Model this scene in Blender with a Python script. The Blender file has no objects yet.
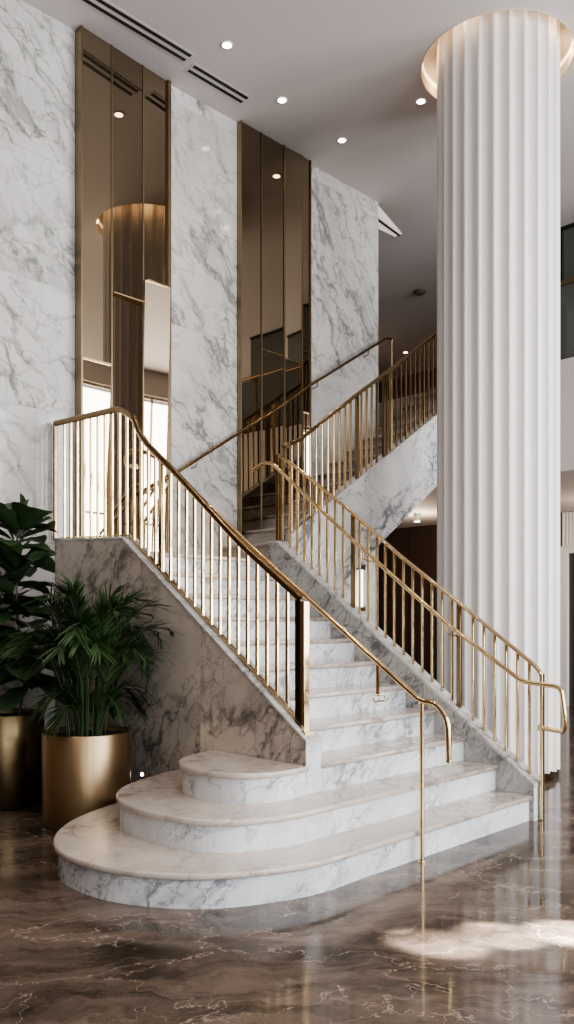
import bpy, math, random
from math import sin, cos, pi, radians, sqrt, atan2, floor, ceil
from mathutils import Vector, Matrix
random.seed(7)
S = bpy.context.scene
COL = S.collection

# ------------------------------------------------------------------ node helpers
class NT:
    def __init__(s, name):
        s.m = bpy.data.materials.new(name); s.m.use_nodes = True
        s.t = s.m.node_tree; s.t.nodes.clear()
        s.out = s.t.nodes.new('ShaderNodeOutputMaterial')
        s.b = s.t.nodes.new('ShaderNodeBsdfPrincipled')
        s.t.links.new(s.b.outputs[0], s.out.inputs[0])
    def n(s, kind, **kw):
        x = s.t.nodes.new(kind)
        for k, v in kw.items(): setattr(x, k, v)
        return x
    def put(s, sock, v):
        if isinstance(v, bpy.types.NodeSocket): s.t.links.new(v, sock)
        elif v is not None: sock.default_value = v
    def math(s, op, a, b=None, c=None, clamp=False):
        x = s.n('ShaderNodeMath', operation=op, use_clamp=clamp)
        s.put(x.inputs[0], a); s.put(x.inputs[1], b)
        if c is not None: s.put(x.inputs[2], c)
        return x.outputs[0]
    def vmath(s, op, a, b=None):
        x = s.n('ShaderNodeVectorMath', operation=op)
        s.put(x.inputs[0], a)
        if b is not None: s.put(x.inputs[1], b)
        return x.outputs[0]
    def pos(s): return s.n('ShaderNodeNewGeometry').outputs['Position']
    def mapping(s, v, rot=(0,0,0), scale=(1,1,1), loc=(0,0,0)):
        if any(rot) and tuple(scale) != (1,1,1):      # turn first, then stretch
            v = s.mapping(v, rot); rot = (0,0,0)
        x = s.n('ShaderNodeMapping'); s.put(x.inputs[0], v)
        x.inputs['Rotation'].default_value = rot; x.inputs['Scale'].default_value = scale; x.inputs['Location'].default_value = loc
        return x.outputs[0]
    def noise(s, v, scale, detail=5, rough=.55, dist=0, color=False):
        x = s.n('ShaderNodeTexNoise'); s.put(x.inputs['Vector'], v)
        x.inputs['Scale'].default_value = scale; x.inputs['Detail'].default_value = detail
        x.inputs['Roughness'].default_value = rough; x.inputs['Distortion'].default_value = dist
        return x.outputs['Color' if color else 'Fac']
    def ramp(s, f, a, b, va=0., vb=1.):
        x = s.n('ShaderNodeMapRange', interpolation_type='SMOOTHSTEP')
        s.put(x.inputs[0], f)
        for i, q in zip((1,2,3,4), (a, b, va, vb)): s.put(x.inputs[i], q)
        return x.outputs[0]
    def mix(s, f, a, b):
        x = s.n('ShaderNodeMix', data_type='RGBA'); s.put(x.inputs[0], f)
        s.put(x.inputs[6], a); s.put(x.inputs[7], b)
        return x.outputs[2]
    def sep(s, v):
        x = s.n('ShaderNodeSeparateXYZ'); s.put(x.inputs[0], v); return x.outputs
    def comb(s, a, b, c):
        x = s.n('ShaderNodeCombineXYZ'); s.put(x.inputs[0], a); s.put(x.inputs[1], b); s.put(x.inputs[2], c); return x.outputs[0]
    def vein(s, v, scale, width, dist=.6, detail=5):
        f = s.noise(v, scale, detail, .5, dist)
        return s.ramp(s.math('ABSOLUTE', s.math('SUBTRACT', f, .5)), 0., width, 1., 0.)

def rgba(c): return (c[0], c[1], c[2], 1)

def marble(name, base, vcol, slab=None, scale=1.0, amount=1.0, rough=.12, rot=(0, .9, 0), spec=.5, patch=(.42, .62), joint=True, seed=0., stretch=3.2):
    t = NT(name); p = t.pos(); q = p; jl = None
    if slab:
        s = t.sep(p)
        cx = t.math('FLOOR', t.math('DIVIDE', t.math('SUBTRACT', s[0], .45), slab[0])); cz = t.math('FLOOR', t.math('DIVIDE', t.math('ADD', s[2], slab[2]), slab[1]))
        cy = t.math('FLOOR', t.math('DIVIDE', s[1], slab[0]))
        w = t.n('ShaderNodeTexWhiteNoise'); t.put(w.inputs['Vector'], t.comb(cx, t.math('MULTIPLY', cy, 1.), cz))
        q = t.vmath('ADD', p, t.vmath('MULTIPLY', w.outputs['Color'], (9, 9, 9)))
        fz = t.math('FRACT', t.math('DIVIDE', t.math('ADD', s[2], slab[2]), slab[1]))
        jl = t.ramp(t.math('MINIMUM', fz, t.math('SUBTRACT', 1., fz)), .0015/slab[1], .004/slab[1], 1., 0.)
    q = t.vmath('ADD', q, (seed, seed*1.7, seed*.6))
    def warp(v, sc, amt, det=3):
        return t.vmath('ADD', v, t.vmath('MULTIPLY', t.vmath('SUBTRACT', t.noise(v, sc*scale, det, .6, 0, True), (.5,.5,.5)), (amt/scale,)*3))
    d1 = warp(q, 1.1, .55, 6)          # broad craggy bending
    d2 = warp(q, 5., .10, 4)
    al = t.mapping(d1, rot, (scale, scale, scale*stretch))      # streaks run along the rotated x axis
    al2 = t.mapping(d2, (rot[0], rot[1]*.55, rot[2]), (scale*.9, scale*.9, scale*1.6))
    pm = t.ramp(t.noise(t.mapping(q, rot, (scale*.55, scale*.8, scale*1.25)), .85, 4, .55), patch[0], patch[1])
    big = t.vein(al, .62, .022, 0., 9)
    big2 = t.vein(al, 1.35, .022, 0., 8)
    fine = t.vein(al2, 1.5, .010, 0., 7)
    hair = t.vein(t.mapping(d2, (0, -.8, .6), (scale*1.4, scale, scale)), 1.1, .007, 0., 7)
    smoke = t.ramp(t.noise(al, 1.5, 10, .72), .46, .74)
    f = t.math('MULTIPLY', big, t.math('MULTIPLY_ADD', pm, .55, .12))
    f = t.math('ADD', f, t.math('MULTIPLY', big2, t.math('MULTIPLY', pm, .55)))
    f = t.math('ADD', f, t.math('MULTIPLY', fine, t.math('MULTIPLY_ADD', pm, .30, .22)))
    f = t.math('ADD', f, t.math('MULTIPLY', hair, .38)); f = t.math('ADD', f, t.math('MULTIPLY', smoke, t.math('MULTIPLY', pm, 1.0)))
    f = t.math('MULTIPLY', f, amount, clamp=True)
    cloud = t.noise(d1, 1.7*scale, 6, .6)
    b = t.mix(t.ramp(cloud, .35, .65), rgba(base), rgba([c*.86 for c in base]))
    c = t.mix(f, b, rgba(vcol))
    if jl is not None and joint: c = t.mix(t.math('MULTIPLY', jl, .35), c, rgba([k*.35 for k in base]))
    t.put(t.b.inputs['Base Color'], c)
    t.b.inputs['Roughness'].default_value = rough
    t.b.inputs['Specular IOR Level'].default_value = spec
    return t.m

def simple(name, col, rough=.5, metal=0., spec=.5, emis=None, es=0., var=0., vscale=6., bump=0., bscale=60.):
    t = NT(name); b = t.b
    p = t.pos()
    if var:
        f = t.noise(p, vscale, 4, .6)
        t.put(b.inputs['Base Color'], t.mix(f, rgba([min(1,c*(1+var)) for c in col]), rgba([c*(1-var) for c in col])))
    else: b.inputs['Base Color'].default_value = rgba(col)
    b.inputs['Roughness'].default_value = rough; b.inputs['Metallic'].default_value = metal
    b.inputs['Specular IOR Level'].default_value = spec
    if emis: b.inputs['Emission Color'].default_value = rgba(emis); b.inputs['Emission Strength'].default_value = es
    if bump:
        bn = t.n('ShaderNodeBump'); bn.inputs['Strength'].default_value = bump; bn.inputs['Distance'].default_value = .01
        t.put(bn.inputs['Height'], t.noise(p, bscale, 3)); t.put(b.inputs['Normal'], bn.outputs[0])
    return t.m

def floor_mat():
    t = NT('brown_marble'); p = t.pos()
    wob = t.vmath('MULTIPLY', t.vmath('SUBTRACT', t.noise(p, 1.2, 6, .6, 0, True), (.5,.5,.5)), (.7,)*3)
    d = t.vmath('ADD', p, wob)
    m = t.mapping(d, (0,0,radians(45)), (.7, 2.2, 1))
    cl = t.noise(m, 1.6, 10, .70)
    c = t.mix(t.ramp(cl, .34, .66), rgba((.034,.025,.019)), rgba((.165,.124,.100)))
    pk = t.ramp(t.noise(t.mapping(d, (0,0,radians(42)), (.45, 2.2, 1), (3.3,1.2,0)), 1.0, 9, .66), .53, .72)
    c = t.mix(t.math('MULTIPLY', pk, .55), c, rgba((.30,.215,.165)))
    v1 = t.vein(t.mapping(d, (0,0,.5), (1,1.9,1)), 1.0, .0035, 0., 7)
    v2 = t.vein(t.mapping(d, (0,0,-.7), (1.6,1,1), (5,2,1)), 1.7, .004, 0., 7)
    vm = t.ramp(t.noise(p, .9, 3), .45, .62)
    v = t.math('MAXIMUM', t.math('MULTIPLY', v1, .7), t.math('MULTIPLY', t.math('MULTIPLY', v2, vm), .8))
    c = t.mix(v, c, rgba((.42,.32,.25)))
    sp = t.ramp(t.noise(d, 22, 8, .75), .58, .70)
    c = t.mix(t.math('MULTIPLY', sp, .28), c, rgba((.28,.21,.17)))
    t.put(t.b.inputs['Base Color'], c)
    t.put(t.b.inputs['Roughness'], t.ramp(t.noise(p, 3, 4), .3, .7, .06, .15))
    t.b.inputs['Specular IOR Level'].default_value = .5
    return t.m

def brass_mat(name, col, r0, r1, sc=9.):
    t = NT(name); p = t.pos()
    f = t.noise(p, sc, 4, .6)
    t.put(t.b.inputs['Base Color'], t.mix(f, rgba(col), rgba([c*.9 for c in col])))
    t.put(t.b.inputs['Roughness'], t.ramp(f, .3, .7, r0, r1)); t.b.inputs['Metallic'].default_value = 1
    return t.m

def brushed():
    t = NT('brushed_gold')
    tc = t.n('ShaderNodeTexCoord').outputs['Object']
    s = t.sep(tc); ang = t.math('ARCTAN2', s[1], s[0])
    f = t.noise(t.comb(t.math('MULTIPLY', ang, 22.), 0., t.math('MULTIPLY', s[2], .5)), 1.2, 5, .7)
    t.put(t.b.inputs['Base Color'], t.mix(f, rgba((.62,.47,.29)), rgba((.46,.33,.19))))
    t.put(t.b.inputs['Roughness'], t.ramp(f, .3, .7, .34, .50)); t.b.inputs['Metallic'].default_value = 1
    t.b.inputs['Anisotropic'].default_value = .6; t.b.inputs['Anisotropic Rotation'].default_value = .25
    tg = t.n('ShaderNodeTangent', direction_type='RADIAL', axis='Z'); t.put(t.b.inputs['Tangent'], tg.outputs[0])
    return t.m

def leafmat(name, a, b, rough=.38):
    t = NT(name); p = t.pos()
    f = t.noise(p, 7, 3, .6)
    t.put(t.b.inputs['Base Color'], t.mix(f, rgba(a), rgba(b)))
    t.b.inputs['Roughness'].default_value = rough
    return t.m

def wood_mat(name, a, b):
    t = NT(name); p = t.pos()
    f = t.noise(t.mapping(p, (0,0,0), (9, 9, .5)), 1.5, 6, .6, .5)
    s = t.sep(p)
    fr = t.math('FRACT', t.math('DIVIDE', s[1], .45)); j = t.ramp(t.math('MINIMUM', fr, t.math('SUBTRACT', 1., fr)), .01, .03, 1., 0.)
    c = t.mix(f, rgba(a), rgba(b)); c = t.mix(j, c, rgba([k*.3 for k in a]))
    t.put(t.b.inputs['Base Color'], c); t.b.inputs['Roughness'].default_value = .4
    return t.m

M = dict(
    wall=marble('wall_marble', (.66,.64,.615), (.24,.24,.225), (1.8, 1.02, .03), .85, 1.0, .08, (0, -.95, 0), .5, (.36,.56), seed=2.6),
    step=marble('step_marble', (.72,.735,.75), (.26,.28,.30), None, 1.6, 1.25, .16, (.5, .75, .0), .45, (.40,.62), seed=3.1, stretch=2.5),
    tread=marble('tread_marble', (.60,.53,.475), (.30,.24,.20), None, 1.2, 1.2, .10, (.2, .2, .9), .5, (.38,.60), seed=7.7),
    dark=marble('stringer_marble', (.58,.51,.45), (.17,.15,.13), (1.4, 9., 4.), 1.5, 1.1, .12, (.9, .2, .3), .5, (.30,.62), seed=1.3, stretch=1.8),
    band=marble('band_marble', (.72,.715,.70), (.20,.205,.215), (1.3, 9., 4.), 1.5, 1.25, .15, (0, .9, 0), .45, (.38,.60), seed=5.5, stretch=2.2),
    cope=marble('coping_marble', (.60,.585,.56), (.25,.24,.23), None, 2.0, .9, .2, (.9, .3, 0), .45, (.36,.60), seed=4.2),
    ustep=marble('upper_step_shade_marble', (.50,.45,.40), (.20,.17,.15), None, 1.6, .9, .2, (.2, .5, .4), .4, (.38,.60), seed=9.1),  # shade on the upper flight put into a darker, warmer marble
    curb=marble('curb_marble', (.45,.445,.43), (.13,.13,.13), None, 2.2, 1.0, .2, (.9, 0, 0), .45, (.30,.58), seed=2.2, stretch=2.),
    floor=floor_mat(),
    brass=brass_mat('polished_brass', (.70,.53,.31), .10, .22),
    dbrass=brass_mat('dim_reflection_brass', (.26,.18,.10), .14, .26),  # dark reflections of the rails put into the brass colour
    bframe=brass_mat('frame_brass', (.30,.235,.15), .3, .34),
    darkbrass=brass_mat('shadowed_brass', (.10,.075,.045), .2, .3),  # the newel's dark reflecting front put into the brass colour
    gold=brushed(),
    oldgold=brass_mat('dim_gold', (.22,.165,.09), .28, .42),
    mirror=simple('bronze_mirror', (.36,.295,.21), .015, 1.),
    mirror2=simple('bronze_mirror_light', (.62,.53,.41), .02, 1.),
    mirror3=simple('bronze_mirror_dark', (.29,.23,.165), .015, 1.),
    ceil=simple('ceiling_paint', (.64,.585,.565), .75, var=.03, vscale=.5),
    plaster=simple('column_plaster', (.78,.755,.735), .42, var=.02, vscale=2.),
    cove=simple('cove_plaster', (.66,.56,.46), .6),
    coveglow=simple('cove_strip', (1,.8,.55), .5, emis=(1,.76,.50), es=2.5),
    black=simple('black_slot', (.008,.008,.008), .6),
    white=simple('white_trim', (.8,.78,.76), .4),
    lamp=simple('lamp_lens', (1,.9,.75), .4, emis=(1,.84,.66), es=14.),
    strip=simple('light_strip', (1,1,1), .4, emis=(1,.93,.86), es=.55),
    sconce=simple('sconce_glow', (1,.95,.8), .4, emis=(1,.86,.62), es=5.),
    paint=simple('grey_wall_paint', (.55,.56,.58), .7),
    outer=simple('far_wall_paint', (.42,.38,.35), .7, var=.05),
    darkwall=simple('dark_wall_paint', (.26,.225,.20), .7, var=.05),
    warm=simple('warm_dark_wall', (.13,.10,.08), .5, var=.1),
    wood=wood_mat('dark_wood', (.075,.045,.034), (.035,.022,.017)),
    oak=wood_mat('added_oak_panelling', (.13,.080,.048), (.075,.045,.028)),
    door=simple('dark_door', (.06,.048,.042), .3),
    soil=simple('soil', (.03,.022,.015), .9, bump=1., bscale=50),
    figleaf=leafmat('fig_leaf', (.055,.10,.038), (.022,.050,.020), .42),
    palm=leafmat('palm_leaf', (.045,.088,.026), (.016,.040,.013), .45),
    stem=leafmat('palm_stem', (.07,.12,.04), (.03,.06,.02), .5),
    bark=simple('bark', (.10,.075,.055), .8, var=.3, vscale=30),
)
def glass():
    t = NT('smoked_glass'); b = t.b
    b.inputs['Base Color'].default_value = (.12,.13,.115,1); b.inputs['Roughness'].default_value = .04
    b.inputs['Alpha'].default_value = .75; b.inputs['Specular IOR Level'].default_value = .6
    return t.m
M['glass'] = glass()

# ------------------------------------------------------------------ mesh helpers
class MB:
    def __init__(s): s.v = []; s.f = []; s.sm = []
    def add(s, vs, fs, smooth=False):
        k = len(s.v); s.v += [tuple(v) for v in vs]
        for f in fs: s.f.append(tuple(i+k for i in f)); s.sm.append(smooth)
        return s
    def box(s, x0, x1, y0, y1, z0, z1):
        vs = [(x,y,z) for z in (z0,z1) for y in (y0,y1) for x in (x0,x1)]
        return s.add(vs, [(0,2,3,1),(4,5,7,6),(0,1,5,4),(2,6,7,3),(0,4,6,2),(1,3,7,5)])
    def prism(s, poly, axis, a, b):
        # poly of 2-D points extruded along axis ('x': (y,z); 'y': (x,z); 'z': (x,y)) from a to b
        def P(p, h): return {'x': (h, p[0], p[1]), 'y': (p[0], h, p[1]), 'z': (p[0], p[1], h)}[axis]
        n = len(poly)
        vs = [P(p, a) for p in poly]+[P(p, b) for p in poly]
        return s.add(vs, [tuple(range(n)), tuple(range(2*n-1, n-1, -1))]+[(i, (i+1) % n+n if False else i+n, (i+1) % n+n, (i+1) % n) for i in range(n)])
    def tube(s, pts, r, seg=10, ry=None):
        pts = [Vector(p) for p in pts]; n = len(pts); T = []
        for i in range(n):
            a = pts[i]-pts[i-1] if i else pts[1]-pts[0]; b = pts[i+1]-pts[i] if i < n-1 else a
            T.append((a.normalized()+b.normalized()).normalized())
        up = Vector((0,0,1)) if abs(T[0].z) < .95 else Vector((1,0,0))
        vs = []; U = (up-T[0]*up.dot(T[0])).normalized()
        for i in range(n):
            U = (U-T[i]*U.dot(T[i])).normalized(); W = T[i].cross(U)
            rr = r[i] if isinstance(r, (list, tuple)) else r
            for k in range(seg):
                a = 2*pi*k/seg
                vs.append(pts[i]+U*(cos(a)*(ry or rr))+W*(sin(a)*rr))
        fs = [(i*seg+k, i*seg+(k+1) % seg, (i+1)*seg+(k+1) % seg, (i+1)*seg+k) for i in range(n-1) for k in range(seg)]
        s.add(vs, fs, True)
        s.add([vs[k] for k in range(seg)], [tuple(range(seg-1, -1, -1))]); s.add([vs[(n-1)*seg+k] for k in range(seg)], [tuple(range(seg))])
        return s
    def cyl(s, x, y, z0, z1, r, seg=32, r2=None):
        r2 = r if r2 is None else r2
        vs = [(x+cos(2*pi*k/seg)*q, y+sin(2*pi*k/seg)*q, z) for z, q in ((z0, r), (z1, r2)) for k in range(seg)]
        s.add(vs, [(k, (k+1) % seg, seg+(k+1) % seg, seg+k) for k in range(seg)], True)
        s.add(vs[:seg], [tuple(range(seg-1, -1, -1))]); s.add(vs[seg:], [tuple(range(seg))])
        return s
    def lathe(s, prof, x=0, y=0, seg=48, closed=False):
        vs = [(x+cos(2*pi*k/seg)*r, y+sin(2*pi*k/seg)*r, z) for r, z in prof for k in range(seg)]
        n = len(prof)
        rng = range(n) if closed else range(n-1)
        s.add(vs, [(i*seg+k, i*seg+(k+1) % seg, ((i+1) % n)*seg+(k+1) % seg, ((i+1) % n)*seg+k) for i in rng for k in range(seg)], True)
        return s
    def build(s, name, mat, parent=None, bevel=0, loc=None, seg=2):
        me = bpy.data.meshes.new(name)
        vs = s.v if loc is None else [(v[0]-loc[0], v[1]-loc[1], v[2]-loc[2]) for v in s.v]
        me.from_pydata(vs, [], s.f); me.validate()
        for p, q in zip(me.polygons, s.sm): p.use_smooth = q
        import bmesh
        bm = bmesh.new(); bm.from_mesh(me); bmesh.ops.recalc_face_normals(bm, faces=bm.faces); bm.to_mesh(me); bm.free()
        me.materials.append(mat)
        o = bpy.data.objects.new(name, me); COL.objects.link(o)
        if loc is not None: o.location = loc
        if parent: 
            o.parent = parent
            w = Vector((0,0,0)); q = parent
            while q: w += q.location; q = q.parent
            o.location = Vector(o.location)-w
        if bevel:
            b = o.modifiers.new('Bevel', 'BEVEL'); b.width = bevel; b.segments = seg; b.limit_method = 'ANGLE'; b.angle_limit = radians(35)
            w2 = o.modifiers.new('WN', 'WEIGHTED_NORMAL') if False else None
        return o
def thing(name, label, cat, loc=(0,0,0), group=None):
    o = bpy.data.objects.new(name, None); COL.objects.link(o); o.location = loc; o.empty_display_size = .1
    o['label'] = label; o['category'] = cat
    if group: o['group'] = group
    return o
def tag(o, label, cat, group=None):
    o['label'] = label; o['category'] = cat
    if group: o['group'] = group
    return o
def struct(o): o['kind'] = 'structure'; return o
def catmull(pts, n=8):
    out = []
    P = [pts[0]]+list(pts)+[pts[-1]]
    for i in range(1, len(P)-2):
        for j in range(n):
            t = j/n; a, b, c, d = P[i-1], P[i], P[i+1], P[i+2]
            out.append(tuple(.5*((2*b[k])+(-a[k]+c[k])*t+(2*a[k]-5*b[k]+4*c[k]-d[k])*t*t+(-a[k]+3*b[k]-3*c[k]+d[k])*t**3) for k in range(len(b))))
    out.append(tuple(pts[-1])); return out
def rounded(pts, r=.05, n=5):
    pts = [Vector(p) for p in pts]; out = [pts[0]]
    for i in range(1, len(pts)-1):
        a, b, c = pts[i-1], pts[i], pts[i+1]
        u = (a-b); w = (c-b); q = min(r, u.length*.45, w.length*.45)
        p0 = b+u.normalized()*q; p1 = b+w.normalized()*q
        for k in range(n+1):
            t = k/n; out.append(p0*(1-t)**2+b*2*t*(1-t)+p1*t*t)
    out.append(pts[-1]); return out
def interp(poly, y):
    # poly = sorted [(a, z)...]
    for (a, za), (b, zb) in zip(poly, poly[1:]):
        if a <= y <= b: return za+(zb-za)*(y-a)/(b-a)
    return poly[0][1] if y < poly[0][0] else poly[-1][1]

# ------------------------------------------------------------------ measured layout (metres)
YW, HC = 6.08, 6.23            # face of the long marble wall, ceiling height
XL, XLi, XR, XRo = 3.393, 3.52, 5.03, 5.16
R = .17; T1 = .255; Y1 = 2.749
WX = 7.58                      # end of the marble wall
COLX, COLY, COLR = 6.388, 3.795, .522

# ------------------------------------------------------------------ room shell
struct(MB().box(-5.2, 13.6, -3.6, 13.4, -.1, 0).build('floor', M['floor']))
# ceiling with a round cove opening over the column
cb = MB(); q = .9; N = 64; hr = .65
HX, HY = COLX+.035, COLY+.035
ring = [(HX+cos(2*pi*k/N)*hr, HY+sin(2*pi*k/N)*hr) for k in range(N)]
sq = []
for k in range(N):
    a = 2*pi*k/N; c, s_ = cos(a), sin(a); m = max(abs(c), abs(s_)); sq.append((COLX+q*c/m, COLY+q*s_/m))
cb.add([(x, y, HC) for x, y in ring]+[(x, y, HC) for x, y in sq], [(k, (k+1) % N, N+(k+1) % N, N+k) for k in range(N)])
X0, X1, YA, YB = -5.2, 13.6, -3.6, 13.4
for (a, b, c, d) in ((X0, COLX-q, YA, YB), (COLX+q, X1, YA, YB), (COLX-q, COLX+q, YA, COLY-q), (COLX-q, COLX+q, COLY+q, YB)):
    cb.add([(a,c,HC),(b,c,HC),(b,d,HC),(a,d,HC)], [(0,1,2,3)])
struct(cb.build('ceiling', M['ceil']))
cv = MB().lathe([(hr, HC), (hr+.012, HC-.006), (hr+.02, HC+.004), (hr+.02, HC+.2), (COLR-.05, HC+.2), (COLR-.05, HC+.19), (hr, HC+.185), (hr, HC)], HX, HY, 64)
t1 = struct(cv.build('trim_1', M['cove']))
MB().lathe([(hr-.012, HC+.09), (hr-.002, HC+.09), (hr-.002, HC+.12), (hr-.012, HC+.12)], HX, HY, 64, closed=True).build('cove_light', M['coveglow'], t1)

struct(MB().box(2.3, WX, YW, YW+.35, 0, HC).build('wall_back', M['wall']))
struct(MB().box(-5.2, 2.3, YW-.02, YW+.35, 0, HC).build('wall_back_added_wood', M['oak']))  # unseen dark stretch added so the balusters mirror a dark side
struct(MB().box(-5.2, -5., -3.6, YW, 0, HC).build('wall_left', M['darkwall']))  # unseen wall, coloured dark to cut bounce and darken brass reflections
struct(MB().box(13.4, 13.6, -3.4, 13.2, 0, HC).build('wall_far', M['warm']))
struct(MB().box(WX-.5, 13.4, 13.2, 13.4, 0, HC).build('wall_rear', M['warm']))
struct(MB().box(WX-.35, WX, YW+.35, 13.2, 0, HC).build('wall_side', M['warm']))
# window wall behind the camera, to its right
wins = [(-4.4, -1.9), (-1.2, 1.3), (2., 4.5), (5.2, 7.7), (8.4, 10.9)]
wb = MB()
edges = [-5.2]+[e for w in wins for e in w]+[13.6]
for a, b in zip(edges[::2], edges[1::2]): wb.box(a, b, -3.6, -3.4, 0, HC)
for a, b in wins: wb.box(a, b, -3.6, -3.4, 0, .25); wb.box(a, b, -3.6, -3.4, 5.7, HC)
struct(wb.build('wall_right', M['outer']))
for i, (a, b) in enumerate(wins):
    w = MB().box(a, b, -3.53, -3.49, .25, .31).box(a, b, -3.53, -3.49, 5.64, 5.7).box(a, a+.06, -3.53, -3.49, .31, 5.64).box(b-.06, b, -3.53, -3.49, .31, 5.64)
    w.box(a+.06, b-.06, -3.53, -3.49, 2.9, 2.95).box((a+b)/2-.02, (a+b)/2+.02, -3.53, -3.49, .31, 2.9).box((a+b)/2-.02, (a+b)/2+.02, -3.53, -3.49, 2.95, 5.64)
    struct(w.build('window_%d' % (i+1), M['dbrass']))

# mezzanine
struct(MB().box(8.7, 13.4, 1.5, 13.2, 3.0, 4.25).build('wall_mezzanine', M['ceil']))
struct(MB().box(12.1, 12.2, 6.06, 13.2, 0, 3.0).build('wall_lower_wood', M['wood']))
# portal and fluted panel under the mezzanine
struct(MB().box(12.1, 12.2, 1.5, 6.06, 2.46, 3.0).box(12.1, 12.2, 1.5, 4.9, 0, 2.46).build('wall_lower', M['outer']))
fl = MB(); n = 26
for k in range(n):
    y = 4.6+1.44*k/n; fl.cyl(12.07, y+.027, 2.47, 2.99, .027, 10)
tag(fl.build('fluted_panel', M['plaster']), 'cream fluted panel above the far doorway behind the column', 'wall panel')
dr = thing('doorway_portal', 'pale framed doorway with dark door seen right of the column', 'door', (12.1, 5.5, 0))
MB().box(11.98, 12.12, 5.92, 6.05, 0, 2.46).box(11.98, 12.12, 4.9, 5.03, 0, 2.46).box(11.98, 12.12, 5.03, 5.92, 2.35, 2.46).build('frame', M['white'], dr)
MB().box(12.06, 12.1, 5.03, 5.92, 0, 2.35).build('door_leaf', M['door'], dr)

# mezzanine guard and glass partition
g = thing('mezzanine_guard', 'smoked glass guard with brass rail on the mezzanine edge', 'railing', (8.78, 3, 4.25))
MB().box(8.775, 8.79, 1.5, 5.0, 4.27, 5.10).build('glass_panel', M['glass'], g)
MB().tube([(8.78, 1.5, 5.14), (8.78, 5.0, 5.14)], .025, 10).build('top_rail', M['dbrass'], g)
for y in (1.55, 2.6, 3.7, 4.95): MB().box(8.765, 8.8, y-.015, y+.015, 4.25, 5.13).build('post', M['dbrass'], g)
gp = thing('glass_partition', 'dark framed glass partition on the upper floor behind the column', 'partition', (9.7, 3, 4.25))
MB().box(9.69, 9.71, 1.5, 4.84, 4.3, 6.2).build('glass_panel', M['glass'], gp)
MB().box(9.67, 9.73, 1.5, 4.88, 6.19, 6.23).box(9.67, 9.73, 4.84, 4.88, 4.3, 6.19).box(9.67, 9.73, 1.5, 4.88, 4.25, 4.3).build('frame', M['black'], gp)
struct(MB().box(10.9, 11., 1.5, 4.9, 4.25, HC).build('wall_upper', M['outer']))

# ------------------------------------------------------------------ mirrors set into the wall
def pane(x0, x1, z0, z1, rz, rx, mat, parent, y=YW-.045, bottom=None):
    g_ = .004; cx = (x0+x1)/2; cz = (z0+z1)/2
    if bottom is None: poly = [(x0+g_, z0+g_), (x1-g_, z0+g_), (x1-g_, z1-g_), (x0+g_, z1-g_)]
    else: poly = [(x0+g_, z1-g_)]+bottom+[(x1-g_, z1-g_)]
    b = MB().prism([(a-cx, c-cz) for a, c in poly], 'y', -.006, .006)
    o = b.build('mirror_pane', mat, None); o.parent = parent
    o.location = Vector((cx, y, cz))-parent.location
    o.rotation_euler = (radians(rx), 0, radians(rz))
    return o
def frame_strip(x, z0, z1, w, parent, mat=None, y0=YW-.062):
    MB().box(x-w/2, x+w/2, y0, YW-.002, z0, z1).build('frame_strip', mat or M['bframe'], parent, .002)
m1 = thing('bronze_mirror', 'tall bronze mirror of three strips above the stair landing', 'mirror', (4.05, YW, 1.9), 'tall bronze wall mirrors')
xs = [3.587, 3.888, 4.227, 4.50]
zt = HC-.004
TL = 4.2
cfg = [(0, 3.50, (TL, 0), (1.2, 2.2), 'mirror'), (1, 4.12, (TL, 0), (3.4, .2), 'mirror3'), (2, 4.33, (TL, 0), (-3., 1.5), 'mirror')]
for i, zs, (rz, rx), (rz2, rx2), mt in cfg:
    pane(xs[i], xs[i+1], zs, zt, rz, rx, M[mt], m1, y=YW-.055+((xs[i]+xs[i+1])/2-4.045)*math.tan(radians(TL)))
    pane(xs[i], xs[i+1], 1.88, zs, rz2, rx2, M['mirror2'] if i != 1 else M['mirror3'], m1)
    MB().box(xs[i]+.01, xs[i+1]-.01, YW-.10, YW-.02, zs-.005, zs+.005).build('reflected_edge_bar', M['brass'], m1)  # bar added where a reflected edge crosses the mirror
for i, x in enumerate(xs): frame_strip(x, 1.87, zt, .014 if i else .018, m1, None, YW-.068+(x-4.045)*math.tan(radians(TL)))
MB().box(4.50, 4.535, YW-.05, YW-.002, 1.87, zt).build('frame_strip', M['bframe'], m1, .002)

def upz(x):   # tread height of the upper flight at x
    if x < 5.18: return 1.87
    return min(4.25, 1.87+R*(1+floor((x-5.18)/.262)))
def stepped(x0, x1):
    pts = [(x0, upz(x0)+.004)]
    k = 0
    while True:
        e = 5.18+.262*k-.028; k += 1
        if e <= x0: continue
        if e >= x1: break
        pts += [(e, upz(e-.01 if e-.01 > x0 else x0)+.004), (e, upz(e+.05)+.004)]
    pts.append((x1, pts[-1][1])); return pts
m2 = thing('bronze_mirror', 'tall bronze mirror of four strips rising from the upper flight steps', 'mirror', (5.85, YW, 2.), 'tall bronze wall mirrors')
xs2 = [5.377, 5.653, 5.974, 6.238, 6.368]
cfg2 = [(0, .15, 0, 'mirror3', None), (1, -.15, 0, 'mirror3', 4.05), (2, -3., .3, 'mirror', 4.03), (3, 5., 0, 'mirror', 3.53)]
for i, rz, rx, mt, edge_z in cfg2:
    a, b = xs2[i]+.008, xs2[i+1]-.008
    if edge_z: 
        pane(xs2[i], xs2[i+1], edge_z, zt, rz, rx, M[mt], m2)
        pane(xs2[i], xs2[i+1], upz(a), edge_z, rz*.4 if i != 3 else -14, 0, M['mirror3' if i < 3 else 'mirror2'], m2, bottom=stepped(a, b))
        MB().box(a, b, YW-.062, YW-.05, edge_z-.005, edge_z+.005).build('reflected_edge_bar', M['brass'], m2)  # added bar standing for an edge seen in reflection
    else: pane(xs2[i], xs2[i+1], upz(a), zt, rz, rx, M[mt], m2, bottom=stepped(a, b))
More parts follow.
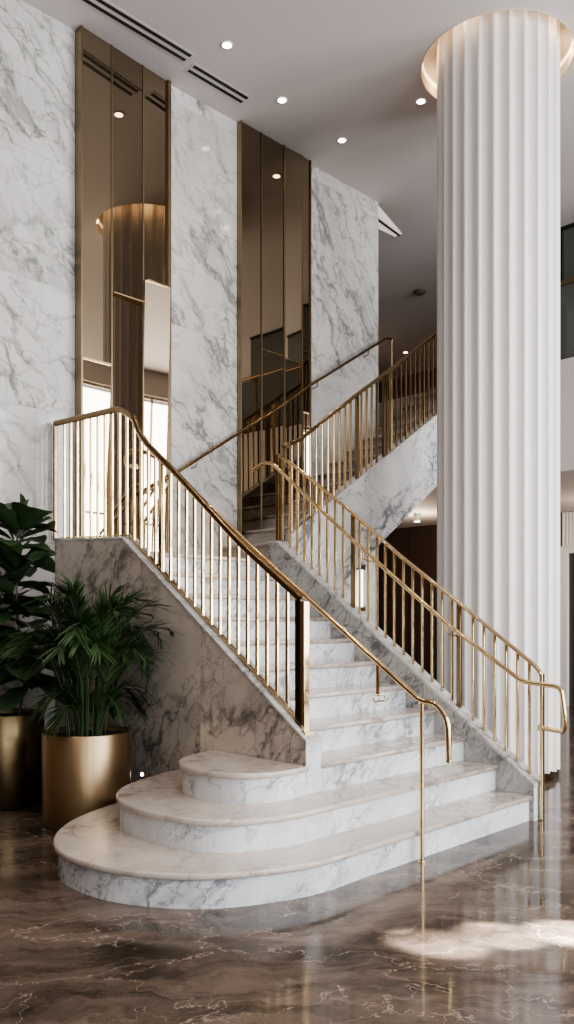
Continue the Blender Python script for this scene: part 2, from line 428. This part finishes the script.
for i, x in enumerate(xs2): frame_strip(x, upz(x)+.01, zt, (.018 if i == 2 else .012), m2, None, YW-.062)

# ------------------------------------------------------------------ lower flight
st = thing('marble_staircase', 'lower flight of pale marble steps widening into three curved bottom steps', 'staircase', (4.2, 4.0, 0))
c1 = [(3.3,2.724),(2.95,2.725),(2.64,2.82),(2.40,2.97),(2.22,3.21),(2.13,3.48),(2.14,3.8),(2.285,4.09),(2.55,4.33),(2.955,4.51),(3.38,4.62)]
c2 = [(3.32,2.979),(3.05,2.985),(2.80,3.06),(2.63,3.2),(2.55,3.4),(2.53,3.68),(2.60,3.97),(2.82,4.22),(3.2,4.38),(3.38,4.42)]
c3 = [(3.39,3.222),(3.17,3.225),(2.99,3.31),(2.90,3.46),(2.88,3.66),(2.95,3.86),(3.12,4.0),(3.39,4.07)]
def inset(poly, d):
    n = len(poly); out = []
    for i in range(n):
        a, b, c = Vector(poly[i-1]), Vector(poly[i]), Vector(poly[(i+1) % n])
        e1 = (b-a).normalized(); e2 = (c-b).normalized(); nn = Vector((-e1.y-e2.y, e1.x+e2.x))
        nn = nn.normalized() if nn.length > 1e-6 else Vector((-e1.y, e1.x))
        k = 1/max(.5, nn.dot(Vector((-e1.y, e1.x))))
        out.append(tuple(b+nn*d*k))
    return out
def curved_step(z, curve, front, xr, yb, closeY, d=.024):
    body = [(XR, front)]+[(x, y) for x, y in catmull(curve, 6)]
    # walk: right end -> left along the front -> curve round -> back along the side wall
    tread = body+[(3.385, closeY), (XR-.001, closeY)] if closeY else body
    area = sum(a[0]*b[1]-b[0]*a[1] for a, b in zip(tread, tread[1:]+tread[:1]))
    ins = inset(tread, -d if area < 0 else d)
    # keep hidden sides flush
    ins = [(min(p[0], XR-.001) if q[0] > 4.9 else p[0], p[1] if q not in ((3.385, closeY), (XR-.001, closeY)) else q[1]) for p, q in zip(ins, tread)]
    ins[0] = (XR-.001, ins[0][1])
    return tread, ins
def slab(mb, poly, z0, z1, e=.009):
    # slab with an eased (rounded) nosing
    area = sum(a[0]*b[1]-b[0]*a[1] for a, b in zip(poly, poly[1:]+poly[:1])); sg = -1 if area < 0 else 1
    rings = [(inset(poly, sg*e), z0), (inset(poly, sg*e*.3), z0+e*.3), (poly, z0+e), (poly, z1-e), (inset(poly, sg*e*.3), z1-e*.3), (inset(poly, sg*e), z1)]
    n = len(poly); vs = [(p[0], p[1], z) for P, z in rings for p in P]
    mb.add(vs, [(i*n+k, i*n+(k+1) % n, (i+1)*n+(k+1) % n, (i+1)*n+k) for i in range(5) for k in range(n)], True)
    mb.add(vs[:n], [tuple(range(n))]); mb.add(vs[5*n:], [tuple(range(n))])
    return mb
for k, (cu, fy) in enumerate(((c1, 2.724), (c2, 2.979))):
    tr, ins = curved_step(k*R, cu, fy, XR, 0, 3.30)
    s_ = MB().prism(ins, 'z', k*R, (k+1)*R-.03).build('step', M['step'], st)
    slab(MB(), tr, (k+1)*R-.032, (k+1)*R).build('tread', M['tread'], s_)
tr = [p for p in catmull(c3, 6)]
area = sum(a[0]*b[1]-b[0]*a[1] for a, b in zip(tr, tr[1:]+tr[:1])); ins = inset(tr, .024 if area > 0 else -.024)
ins[0] = (3.388, ins[0][1]); ins[-1] = (3.388, ins[-1][1])
s_ = MB().prism(ins, 'z', 2*R, 3*R-.03).build('step', M['step'], st)
slab(MB(), tr, 3*R-.032, 3*R).build('tread', M['tread'], s_)
for k in range(2, 11):
    y = Y1+k*T1; yb = y+T1+.03 if k < 10 else YW-.005; x1 = XR-.002 if k < 10 else XRo+.02
    s_ = MB().box(XLi+.001, XR-.002, y, y+.03, k*R-.02, (k+1)*R-.03)
    if k == 10: s_.box(XLi+.001, XRo+.02, y+.031, YW-.005, (k+1)*R-.2, (k+1)*R-.032)
    s_ = s_.build('step', M['step'], st)
    slab(MB(), [(XLi+.001, y-.024), (XR-.002, y-.024), (XR-.002, yb), (XLi+.001, yb)] if k < 10 else [(XLi+.001, y-.024), (XR-.002, y-.024), (5.17, 5.29), (5.17, yb), (XLi+.001, yb)], (k+1)*R-.032, (k+1)*R, .007).build('tread', M['tread'], s_)
capL = [(3.25, .655), (5.107, 1.945), (6.07, 1.995)]
MB().prism([(3.25, .0)]+[(y, z-.018) for y, z in capL]+[(6.07, 0)], 'x', XL, XLi).build('side_wall', M['dark'], st)
MB().prism([(3.248, .343), (3.248, .636), (3.254, .640), (3.254, .343)], 'x', XL+.001, XLi-.001).build('wall_end_face', M['step'], st)
MB().prism([(3.24, .634)]+[(y, z-.018) for y, z in capL[1:]]+[(y, z+.002) for y, z in capL[::-1][:-1]]+[(3.24, .655)], 'x', XL-.005, XLi+.006).build('coping', M['cope'], st, .004)
capR = [(2.72, .245), (5.17, 2.03), (5.29, 2.035)]
MB().prism([(2.72, 0)]+[(y, z-.02) for y, z in capR]+[(5.29, 0)], 'x', XR, XRo).build('curb_wall', M['curb'], st)
MB().prism([(2.715, .0), (2.715, .225), (2.721, .225), (2.721, 0)], 'x', XR+.001, XRo-.001).build('curb_end_face', M['step'], st)
MB().prism([(2.712, .217)]+[(y, z-.02) for y, z in capR[1:]]+[(y, z+.002) for y, z in capR[::-1][:-1]]+[(2.712, .247)], 'x', XR-.003, XRo+.005).build('coping', M['cope'], st, .004)

# ------------------------------------------------------------------ upper flight
su = thing('marble_staircase', 'upper marble flight climbing right along the wall to the mezzanine', 'staircase', (6.9, 5.6, 1.87))
YU = 5.14; G = .262; XU = 5.18
for k in range(14):
    x = XU+k*G; z = 1.87+R*(k+1)
    x1 = x+G+.03 if k < 13 else 8.698
    s_ = MB().box(x, x+.03, YU+.12, YW-.004, z-R-.02, z-.03).build('step', M['ustep'], su)
    slab(MB(), [(x-.022, YU+.121), (x1, YU+.121), (x1, YW-.003), (x-.022, YW-.003)], z-.032, z, .007).build('tread', M['ustep'], s_)
capU = [(5.165, 2.085), (7.413, 3.545), (8.69, 4.375)]
und = [(8.69, 3.0), (7.72, 3.0), (7.284, 2.688), (6.53, 2.155), (5.863, 1.675), (5.165, 1.17)]
MB().prism([(x, z-.02) for x, z in capU]+und, 'y', YU, YU+.12).build('stringer', M['band'], su)
MB().prism([(x, z-.02) for x, z in capU]+[(x, z+.004) for x, z in capU[::-1]], 'y', YU-.006, YU+.126).build('coping', M['band'], su, .003)
MB().prism([(5.165, 1.84)]+[(8.69, 4.05)]+[(8.69, 3.01)]+[(x, z+.01) for x, z in und[1:]], 'y', YU+.121, YW-.004).build('soffit', M['ceil'], su)
struct(MB().box(5.2, 5.3, YU+.13, YW-.01, 0, 1.2).build('wall_below_stair', M['paint']))

# ------------------------------------------------------------------ balustrades
def bal(x, y, z0, z1, parent, w=.010, mat=None, d=None):
    d = d or w
    return MB().box(x-w, x+w, y-d, y+d, z0, z1).build('baluster', mat or M['brass'], parent, .004)
# left
railL = [(3.43, 3.331, 1.469), (3.43, 3.854, 1.82), (3.43, 4.466, 2.305), (3.43, 4.836, 2.58), (3.43, 4.955, 2.70), (3.43, 5.005, 2.80), (3.43, 5.19, 2.905), (3.372, 6.035, 2.925)]
bl = thing('brass_balustrade', 'left brass balustrade along the lower flight, turning level beside the landing', 'railing', (3.44, 4.5, 1.9))
path = rounded(railL[:4], .15)+rounded(railL[3:], .07)[1:]
path = rounded(list(path)+[(3.40, 6.035, 2.0)], .04) if False else path
MB().tube(path, .019, 12, .024).build('top_rail', M['dbrass'], bl)
rp = [(p[1], p[2]) for p in path]
yy = 3.372+.0
ys = []
while yy+.088 < 6.0: yy += .088; ys.append(yy)
for y in ys:
    x = 3.455 if y < 5.1 else 3.455-.07*(y-5.1)/.93
    bal(x, y, interp(capL, y)+.002, interp(rp, y)-.005, bl)
MB().box(3.358, 3.392, 6.02, 6.05, 1.99, 2.935).build('newel_post', M['dbrass'], bl, .006)
MB().box(3.425, 3.47, 3.292, 3.316, .69, 1.45).build('newel_post', M['brass'], bl, .003)
MB().box(3.424, 3.462, 3.322, 3.368, .73, 1.462).build('newel_post', M['darkbrass'], bl, .003)
MB().box(3.41, 3.49, 3.27, 3.37, .665, .70).build('base_plate', M['brass'], bl, .004)
MB().prism([(3.30, .705), (5.1, 1.955), (6.05, 2.004), (6.05, 2.014), (5.1, 1.967), (3.30, .717)], 'x', 3.440, 3.470).build('bottom_rail', M['brass'], bl)
# a slim second post about half way
MB().box(3.44, 3.47, 4.69, 4.73, interp(capL, 4.71), interp(rp, 4.71)-.01).build('newel_post', M['brass'], bl, .004)
# right
railR = [(5.1, 2.70, .90), (5.1, 2.70, .985), (5.1, 2.765, 1.045), (5.1, 3.337, 1.456), (5.1, 3.878, 1.835), (5.1, 4.385, 2.225), (5.1, 5.001, 2.665), (5.1, 5.22, 2.80)]
br = thing('brass_balustrade', 'right brass balustrade on the marble curb beside the white column', 'railing', (5.1, 4., 1.2))
pr = rounded(railR, .06)
MB().tube(pr, .014, 10, .018).build('top_rail', M['brass'], br)
rpr = sorted((p[1], p[2]) for p in pr[6:])
y = 2.70
while y+.088 < 5.18:
    y += .088
    if abs(y-4.353) < .05 or abs(y-3.345) < .05: continue
    bal(5.1, y, interp(capR, y), interp(rpr, y)-.005, br, .009)
for y in (4.353, 3.345):
    MB().box(5.09, 5.11, y-.018, y+.018, interp(capR, y), interp(rpr, y)-.005).build('newel_post', M['dbrass'], br, .003)
MB().box(5.083, 5.117, 2.683, 2.705, 0.002, .98).build('newel_post', M['brass'], br, .003)
MB().box(5.08, 5.12, 5.20, 5.235, 2.03, 2.80).build('newel_post', M['dbrass'], br, .003)
# upper
railU = [(5.11, 5.17, 2.865), (5.13, 5.17, 2.895), (5.20, 5.17, 2.905), (5.33, 5.17, 2.965), (6.087, 5.17, 3.50), (6.601, 5.17, 3.845), (7.438, 5.17, 4.44), (8.66, 5.17, 5.27)]
bu = thing('brass_balustrade', 'upper brass balustrade rising behind the column along the second flight', 'railing', (6.9, 5.17, 3))
pu = rounded(railU, .04)
MB().tube(pu, .016, 10, .02).build('top_rail', M['dbrass'], bu)
rpu = [(p[0], p[2]) for p in pu[4:]]
x = 5.14
wide = (6.117, 6.536, 6.65)
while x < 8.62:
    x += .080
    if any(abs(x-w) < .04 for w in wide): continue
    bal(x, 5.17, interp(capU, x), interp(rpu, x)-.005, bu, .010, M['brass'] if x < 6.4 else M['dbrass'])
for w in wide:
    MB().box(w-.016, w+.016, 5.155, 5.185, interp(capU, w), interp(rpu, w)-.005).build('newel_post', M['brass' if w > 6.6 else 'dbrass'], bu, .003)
MB().tube([(5.14, 5.13, 2.88), (5.14, 5.19, 2.88)], .028, 12).build('end_cap', M['brass'], bu)

# ------------------------------------------------------------------ handrails
hl = thing('brass_handrail', 'left grab rail with hooked end standing in front of the bottom step', 'handrail', (3.745, 3.6, 0))
p = rounded([(3.745, 2.519, .588), (3.745, 2.526, .80), (3.745, 2.60, .889), (3.745, 2.70, .889), (3.745, 3.567, 1.477), (3.745, 4.167, 1.885), (3.745, 5.08, 2.53), (3.68, 5.2, 2.62), (3.62, 5.34, 2.64), (3.60, 5.38, 2.58), (3.60, 5.34, 2.52), (3.60, 5.22, 2.50)], .05)
MB().tube(p, .0165, 12).build('rail', M['brass'], hl)
MB().tube([(3.745, 2.696, .0), (3.745, 2.696, .88)], .0125, 12).build('post', M['brass'], hl)
MB().cyl(3.745, 2.696, 0, .006, .022, 20).build('base_flange', M['brass'], hl)
MB().cyl(3.745, 2.519, .575, .590, .020, 16).build('end_cap', M['brass'], hl)
b = MB().box(3.738, 3.752, 2.995, 3.015, .90, 1.085)
b.tube(rounded([(3.745, 3.01, .91), (3.80, 3.0, .905), (3.80, 3.0, .87), (3.70, 3.0, .87), (3.70, 3.0, .905), (3.745, 3.0, .91)], .01), .005, 6)
b.build('bracket', M['brass'], hl)
hr_ = thing('brass_handrail', 'right grab rail whose end loops back to the post by the column', 'handrail', (4.95, 3.8, 0))
p = rounded([(4.92, 5.36, 2.655), (4.92, 5.22, 2.70), (4.92, 5.114, 2.69), (4.92, 4.652, 2.318), (4.92, 4.23, 1.985), (4.92, 3.741, 1.618), (4.92, 3.302, 1.295), (4.92, 2.742, .935), (4.925, 2.47, .912), (4.93, 2.445, .70), (4.96, 2.47, .625), (5.08, 2.69, .62)], .045)
MB().tube(p, .0155, 12).build('rail', M['brass'], hr_)
for y, z in ((3.33, 1.31), (4.1, 1.88), (4.8, 2.43)):
    MB().tube(rounded([(4.92, y, z), (4.92, y, z-.07), (5.09, y, z-.09)], .03), .006, 8).build('bracket', M['brass'], hr_)
MB().box(5.065, 5.09, 2.675, 2.71, .60, .64).build('end_plate', M['brass'], hr_, .003)
hw = thing('brass_handrail', 'thin wall handrail climbing the marble wall past the mirrors', 'handrail', (6., 6., 3.5))
p = rounded([(4.20, 6.0, 2.44), (4.609, 6.0, 2.70), (5.34, 6.0, 3.165), (5.885, 6.0, 3.50), (6.331, 6.0, 3.82), (7.474, 6.0, 4.535), (7.62, 6.0, 4.63), (7.74, 6.0, 4.645), (7.74, 6.0, 4.58)], .04)
MB().tube(p, .0155, 10).build('rail', M['dbrass'], hw)
MB().tube([(7.73, 6.0, 3.66), (7.73, 6.0, 4.63)], .012, 10).build('post', M['brass'], hw)
for x, z in ((4.8, 2.82), (6.45, 3.89), (7.3, 4.42)):
    MB().tube(rounded([(x, 6.0, z), (x, 6.0, z-.06), (x, YW-.004, z-.07)], .02), .006, 8).build('bracket', M['dbrass'], hw)

# ------------------------------------------------------------------ column
co = thing('fluted_column', 'large white fluted round column standing right of the staircase', 'column', (COLX, COLY, 0))
nf = 26; prof = []
for k in range(nf):
    for j in range(10):
        t = j/9.
        if j == 0 or j == 9: d = 0
        else: d = .048*sin(pi*t)**.7
        a = 2*pi*(k+.06+t*.88)/nf
        prof.append((a, COLR-d))
cm = MB(); m = len(prof); zs = [.07, HC+.19]
vs = [(COLX+cos(a)*r, COLY+sin(a)*r, z) for z in zs for a, r in prof]
cm.add(vs, [(k, (k+1) % m, m+(k+1) % m, m+k) for k in range(m)])
cm.add(vs[:m], [tuple(range(m-1, -1, -1))]); cm.add(vs[m:], [tuple(range(m))])
cm.build('shaft', M['plaster'], co)
MB().cyl(COLX, COLY, 0, .075, COLR-.03, 64).build('base_ring', M['dbrass'], co)

# ------------------------------------------------------------------ ceiling fittings
def downlight(x, y, label):
    t = thing('downlight', label, 'ceiling light', (x, y, HC), 'recessed ceiling downlights')
    MB().lathe([(.052, HC), (.052, HC-.006), (.040, HC-.006), (.040, HC)], x, y, 24).build('trim_ring', M['white'], t)
    MB().cyl(x, y, HC-.005, HC-.001, .041, 24).build('lens', M['lamp'], t)
downlight(4.585, 5.318, 'round downlight nearest the black air slots, between the two mirrors')
downlight(5.439, 5.518, 'small round downlight above the second mirror, middle of the wall row')
downlight(6.328, 5.548, 'round downlight above the last marble panel, farthest along the wall row')
downlight(6.378, 4.603, 'round downlight just left of the column cove')
downlight(12.2, 9.15, 'faint distant downlight above the top of the upper flight')
for (xa, xb, y, lab, ws) in ((1.6, 4.47, 5.68, 'long double black air slot in the ceiling above the first mirror', (.035,.035)), (4.53, 5.21, 5.765, 'short double black air slot following the long one toward the second mirror', (.035,.035))):
    t = thing('air_slot_diffuser', lab, 'air vent', ((xa+xb)/2, y, HC), 'linear slot diffusers')
    MB().box(xa, xb, y-.075, y+.075, HC-.004, HC-.001).build('frame', M['ceil'], t)
    for o in (-.038, .038): MB().box(xa+.02, xb-.02, y+o-.017, y+o+.017, HC-.0065, HC-.003).build('slot', M['black'], t)
t = thing('linear_ceiling_light', 'white linear light recess in the ceiling just past the marble wall end', 'ceiling light', (8, 6.3, HC))
MB().prism([(7.6, 6.12), (8.4, 6.36), (8.40, 6.47), (7.6, 6.50)], 'z', HC-.006, HC-.001).build('recess', M['strip'], t)
MB().prism([(7.6, 6.27), (8.4, 6.38), (8.40, 6.41), (7.6, 6.31)], 'z', HC-.02, HC-.007).build('bar', M['bframe'], t)
t = MB().lathe([(.0, HC-.05), (.05, HC-.05), (.09, HC-.02), (.1, HC-.001), (0, HC-.001)], 10.081, 7.294, 24).build('smoke_detector', M['warm'])
tag(t, 'dark round detector on the dim ceiling left of the column', 'smoke detector')
t = thing('ceiling_spotlight', 'short cylindrical spotlight on the soffit beneath the upper flight', 'ceiling light', (10.55, 7.69, 3))
MB().cyl(10.55, 7.69, 2.87, 3.0, .05, 20).build('housing', M['white'], t)
MB().cyl(10.55, 7.69, 2.862, 2.872, .04, 20).build('lens', M['lamp'], t)
t = thing('wall_sconce', 'glowing vertical bar light on the wall beneath the upper flight', 'wall light', (7.194, YW-.03, 1.7))
MB().tube([(7.194, YW-.05, 1.48), (7.194, YW-.05, 1.90)], .030, 14).build('glow_tube', M['sconce'], t)
MB().box(7.15, 7.24, YW-.09, YW-.001, 1.90, 1.96).build('bracket', M['black'], t, .004)
MB().box(7.15, 7.24, YW-.09, YW-.001, 1.43, 1.48).build('bracket', M['dbrass'], t, .004)
t = thing('step_light', 'tiny glowing marker light on the side wall above the middle curved step', 'wall light', (3.385, 4.83, .25))
MB().tube([(3.375, 4.83, .25), (3.392, 4.83, .25)], .020, 16).build('trim_ring', M['brass'], t)
MB().tube([(3.370, 4.83, .25), (3.3755, 4.83, .25)], .012, 16).build('lens', M['lamp'], t)

# ------------------------------------------------------------------ planters
def planter(x, y, r, h, mat, label):
    t = thing('cylinder_planter', label, 'planter', (x, y, 0))
    MB().lathe([(0, .002), (r-.004, .002), (r, .006), (r, h-.004), (r-.003, h), (r-.012, h), (r-.014, h-.02), (r-.014, h-.08)], x, y, 72).build('pot', mat, t, loc=(x, y, 0))
    MB().cyl(x, y, h-.12, h-.035, r-.0145, 40).build('soil', M['soil'], t)
planter(2.94, 4.84, .290, .60, M['gold'], 'brushed gold cylinder planter holding the feathery palm')
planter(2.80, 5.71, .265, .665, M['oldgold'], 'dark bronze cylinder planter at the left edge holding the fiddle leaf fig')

# palm
rnd = random.Random(11)
palm = thing('parlour_palm', 'bushy green palm with narrow feathery fronds in the brushed gold planter', 'plant', (2.94, 4.84, .56))
def frond(base, az, h, out, L, droop):
    out *= .9
    # rachis: rises from base then arches outward
    pts = []
    n = 14
    for i in range(n+1):
        t = i/n
        rad = out*t**1.6; z = h*(1-(1-t)**1.6)-droop*max(0, t-.55)**2*3
        w = .05*sin(t*3+az*2)
        pts.append(Vector((min(3.36, base[0]+cos(az)*rad-sin(az)*w*t), base[1]+sin(az)*rad+cos(az)*w*t, base[2]+z)))
    mb = MB().tube(pts, [.0055*(1-.8*i/n) for i in range(n+1)], 5)
    o = mb.build('frond', M['stem'], palm)
    lb = MB()
    m = 21
    for i in range(m):
        t = .38+.62*i/(m-1); f = t*n; k = min(n-1, int(f)); P = pts[k].lerp(pts[k+1], f-k); D = (pts[k+1]-pts[k]).normalized()
        side = D.cross(Vector((0,0,1))); side = side.normalized() if side.length > .05 else Vector((-sin(az), cos(az), 0))
        upv = side.cross(D)
        l = L*(.55+.45*sin(pi*(.15+.8*(t-.38)/.62)))*rnd.uniform(.8, 1.15)
        for sg in (-1, 1):
            d0 = (D*rnd.uniform(.9, 1.3)+side*sg*rnd.uniform(.45, .8)+upv*rnd.uniform(.0, .3)).normalized()
            wv = d0.cross(upv).normalized()
            W = .0080*rnd.uniform(.85, 1.2)
            rows = []
            for j, (tt, ww) in enumerate(((0, .25), (.25, 1.), (.55, .9), (.82, .5), (1, .03))):
                c = P+d0*l*tt+Vector((0,0,-1))*l*.20*tt**2.2
                rows += [c-wv*W*ww, c+wv*W*ww+Vector((0,0,.002))]
            rows = [Vector((min(r_.x, 3.372-.02*rnd.random()), r_.y, r_.z)) for r_ in rows]
            lb.add(rows, [(2*j, 2*j+1, 2*j+3, 2*j+2) for j in range(4)], True)
    lb.build('leaflets', M['palm'], o)
for i in range(54):
    az = i*2.399+rnd.uniform(-.2, .2); rr = .14*sqrt(rnd.random()); q = rnd.random()
    base = (2.94+cos(az)*rr, 4.84+sin(az)*rr, .56)
    if q < .36: frond(base, az, rnd.uniform(.85, 1.06), rnd.uniform(.12, .32), .22, .1)
    elif q < .75: frond(base, az, rnd.uniform(.60, .90), rnd.uniform(.30, .50), .22, .25)
    else: frond(base, az, rnd.uniform(.28, .5), rnd.uniform(.24, .40), .16, .3)

for a_, h_, o_ in ((-62, .95, .50), (-48, .80, .52), (-80, .98, .40), (-100, .92, .45), (-70, .62, .52)): frond((2.98, 4.78, .56), radians(a_), h_, o_, .21, .15)
# fiddle leaf fig
fig = thing('fiddle_leaf_fig', 'broad leaved fiddle leaf fig at the left edge in the dark bronze planter', 'plant', (2.80, 5.71, .62))
stems = [catmull([(2.74,5.76,.60),(2.72,5.75,1.0),(2.76,5.72,1.5),(2.80,5.62,1.82),(2.84,5.56,2.0)], 5), catmull([(2.86,5.66,.60),(2.90,5.62,.95),(2.84,5.62,1.35),(2.80,5.56,1.7)], 5)]
for sp in stems:
    MB().tube(sp, [.011*(1-.5*i/len(sp)) for i in range(len(sp))], 8).build('trunk', M['bark'], fig)
fo = MB()
def leaf(P, d, L, W, droop, roll=0., seedv=0.):
    d = Vector(d).normalized(); side = d.cross(Vector((0,0,1)))
    side = side.normalized() if side.length > .05 else Vector((1,0,0)); up = side.cross(d).normalized()
    c_, s_ = cos(roll), sin(roll); side, up = side*c_+up*s_, up*c_-side*s_
    n = 10; rows = []; wid = [0, .34, .52, .60, .66, .78, .92, 1., .95, .70, 0.05]
    for i in range(n+1):
        t = i/n
        c = Vector(P)+d*L*t+Vector((0,0,-1))*droop*L*t*t
        for j, u in enumerate((-1, -.5, 0, .5, 1)):
            w = W*wid[i]*u
            rows.append(c+side*w+up*(abs(u)**1.5*W*.34*wid[i]+.004*sin(i*1.1+u*2+seedv)*abs(u)))
    rows = [Vector((r_.x, min(r_.y, YW-.02), r_.z)) for r_ in rows]
    fo.add(rows, [(i*5+j, i*5+j+1, (i+1)*5+j+1, (i+1)*5+j) for i in range(n) for j in range(4)], True)
rf = random.Random(5)
CX, CY = .708, -.706   # image right on the floor plane is about (+x, -y)
spec = []
k = 0
for si, sp in enumerate(stems):
    n = len(sp); i0 = int(n*.46)
    for j in range(46 if si == 0 else 36):
        t = .26+.74*j/(45 if si == 0 else 35); f = t*(n-1); a = int(min(n-2, f)); P = Vector(sp[a]).lerp(Vector(sp[a+1]), f-a)
        az = k*2.399+.4; k += 1
        elev = -.5+1.1*t+rf.uniform(-.2, .25)
        L = rf.uniform(.27, .37)*(1.15-.3*t)
        dx, dy = cos(az), sin(az)
        if P[1]+dy*L*1.1 > YW-.05: dy *= .35
        d = Vector((dx, dy, elev)).normalized()
        leaf(P+d*.03, d, L, L*.40, .30 if t < .85 else .05, rf.uniform(-.4, .4), k)
top = Vector(stems[0][-1])
leaf(top, (-.06, -.02, 1), .25, .058, -.02, .5, 1); leaf(top, (.14, -.16, .9), .24, .07, .1, -.3, 2)
leaf(top, (.6, -.6, .1), .27, .075, .25, .2, 3); leaf(top+Vector((-.05,.02,-.1)), (-.35, .1, .8), .23, .07, .1, .3, 4)
fo.build('foliage', M['figleaf'], fig)

# ------------------------------------------------------------------ lights
def area(name, loc, rot, sx, sy, power, col=(1,1,1), spread=180):
    l = bpy.data.lights.new(name, 'AREA'); l.shape = 'RECTANGLE'; l.size = sx; l.size_y = sy; l.energy = power; l.color = col; l.spread = radians(spread)
    o = bpy.data.objects.new(name, l); COL.objects.link(o); o.location = loc; o.rotation_euler = [radians(r) for r in rot]; return o
for i, (a, b) in enumerate(wins):
    area('window_daylight', ((a+b)/2, -3.7, 2.97), (90, 0, 0), b-a, 5.3, (130, 170, 330, 470, 520)[i], (.975, .985, 1.))
def spot(loc, tgt, power, size, blend, col, rad=.05):
    l = bpy.data.lights.new('spot', 'SPOT'); l.energy = power; l.spot_size = radians(size); l.spot_blend = blend; l.color = col; l.shadow_soft_size = rad
    o = bpy.data.objects.new('spot_lamp', l); COL.objects.link(o); o.location = loc
    o.rotation_euler = (Vector(tgt)-Vector(loc)).to_track_quat('-Z', 'Y').to_euler(); return o
for x, y in ((4.585, 5.318), (5.439, 5.518), (6.328, 5.548), (6.378, 4.603)):
    spot((x, y, HC-.02), (x, y, 0), 26, 70, .8, (1,.82,.62))
for x, y in ((-1.5, 1.), (.2, 3.6), (-1.6, 4.2), (1.6, 1.2), (1.3, 4.9), (2.9, 3.2)):  # unseen warm fill spots added to lift the dark left-facing sides
    spot((x, y, HC-.02), (x+.4, y, 0), 95, 120, .9, (1,.86,.72))
def point(loc, power, col, rad=.1):
    l = bpy.data.lights.new('point', 'POINT'); l.energy = power; l.color = col; l.shadow_soft_size = rad
    o = bpy.data.objects.new('glow_lamp', l); COL.objects.link(o); o.location = loc
point((11.2, 9.6, HC-1.2), 5, (1,.7,.45)); point((10.55, 7.69, 2.6), 45, (1,.78,.55)); point((11.0, 4.9, 2.3), 25, (1,.8,.62))  # first and last are added warm fills; the middle serves the soffit spotlight
for k in range(8):
    a = 2*pi*k/8; point((COLX+cos(a)*.61, COLY+sin(a)*.61, HC+.06), 1.0, (1,.74,.48), .03)
w = bpy.data.worlds.new('World'); S.world = w; w.use_nodes = True
w.node_tree.nodes['Background'].inputs[0].default_value = (.80,.88,1,1); w.node_tree.nodes['Background'].inputs[1].default_value = .6

for tx, ty, pw, sz in ((3.62, 1.38, 15000, 3.4), (3.36, 1.62, 15000, 2.6), (3.12, 1.84, 7000, 2.4), (2.86, 1.98, 3500, 2.6)):  # narrow spots added to lay a sun patch on the floor
    spot((tx+2.4, -3.1, 5.2), (tx, ty, 0), pw*10, sz, .8, (1,.96,.90), .02)
# ------------------------------------------------------------------ camera
cam = bpy.data.cameras.new('Camera'); co_ = bpy.data.objects.new('Camera', cam); COL.objects.link(co_)
co_.location = (0, 0, 1.351); co_.rotation_euler = (radians(90), 0, radians(45.065-90))
cam.sensor_fit = 'HORIZONTAL'; cam.sensor_width = 36; cam.lens = 823.065/574*36; cam.shift_y = 106.25/574
cam.clip_start = .05; cam.clip_end = 100
S.camera = co_
S.view_settings.view_transform = 'AgX'; S.view_settings.look = 'AgX - Medium High Contrast'; S.view_settings.exposure = -.06
S.cycles.use_denoising = True; S.cycles.max_bounces = 8; S.cycles.diffuse_bounces = 4; S.cycles.glossy_bounces = 6
S.cycles.caustics_reflective = False; S.cycles.caustics_refractive = False; S.cycles.sample_clamp_indirect = 6
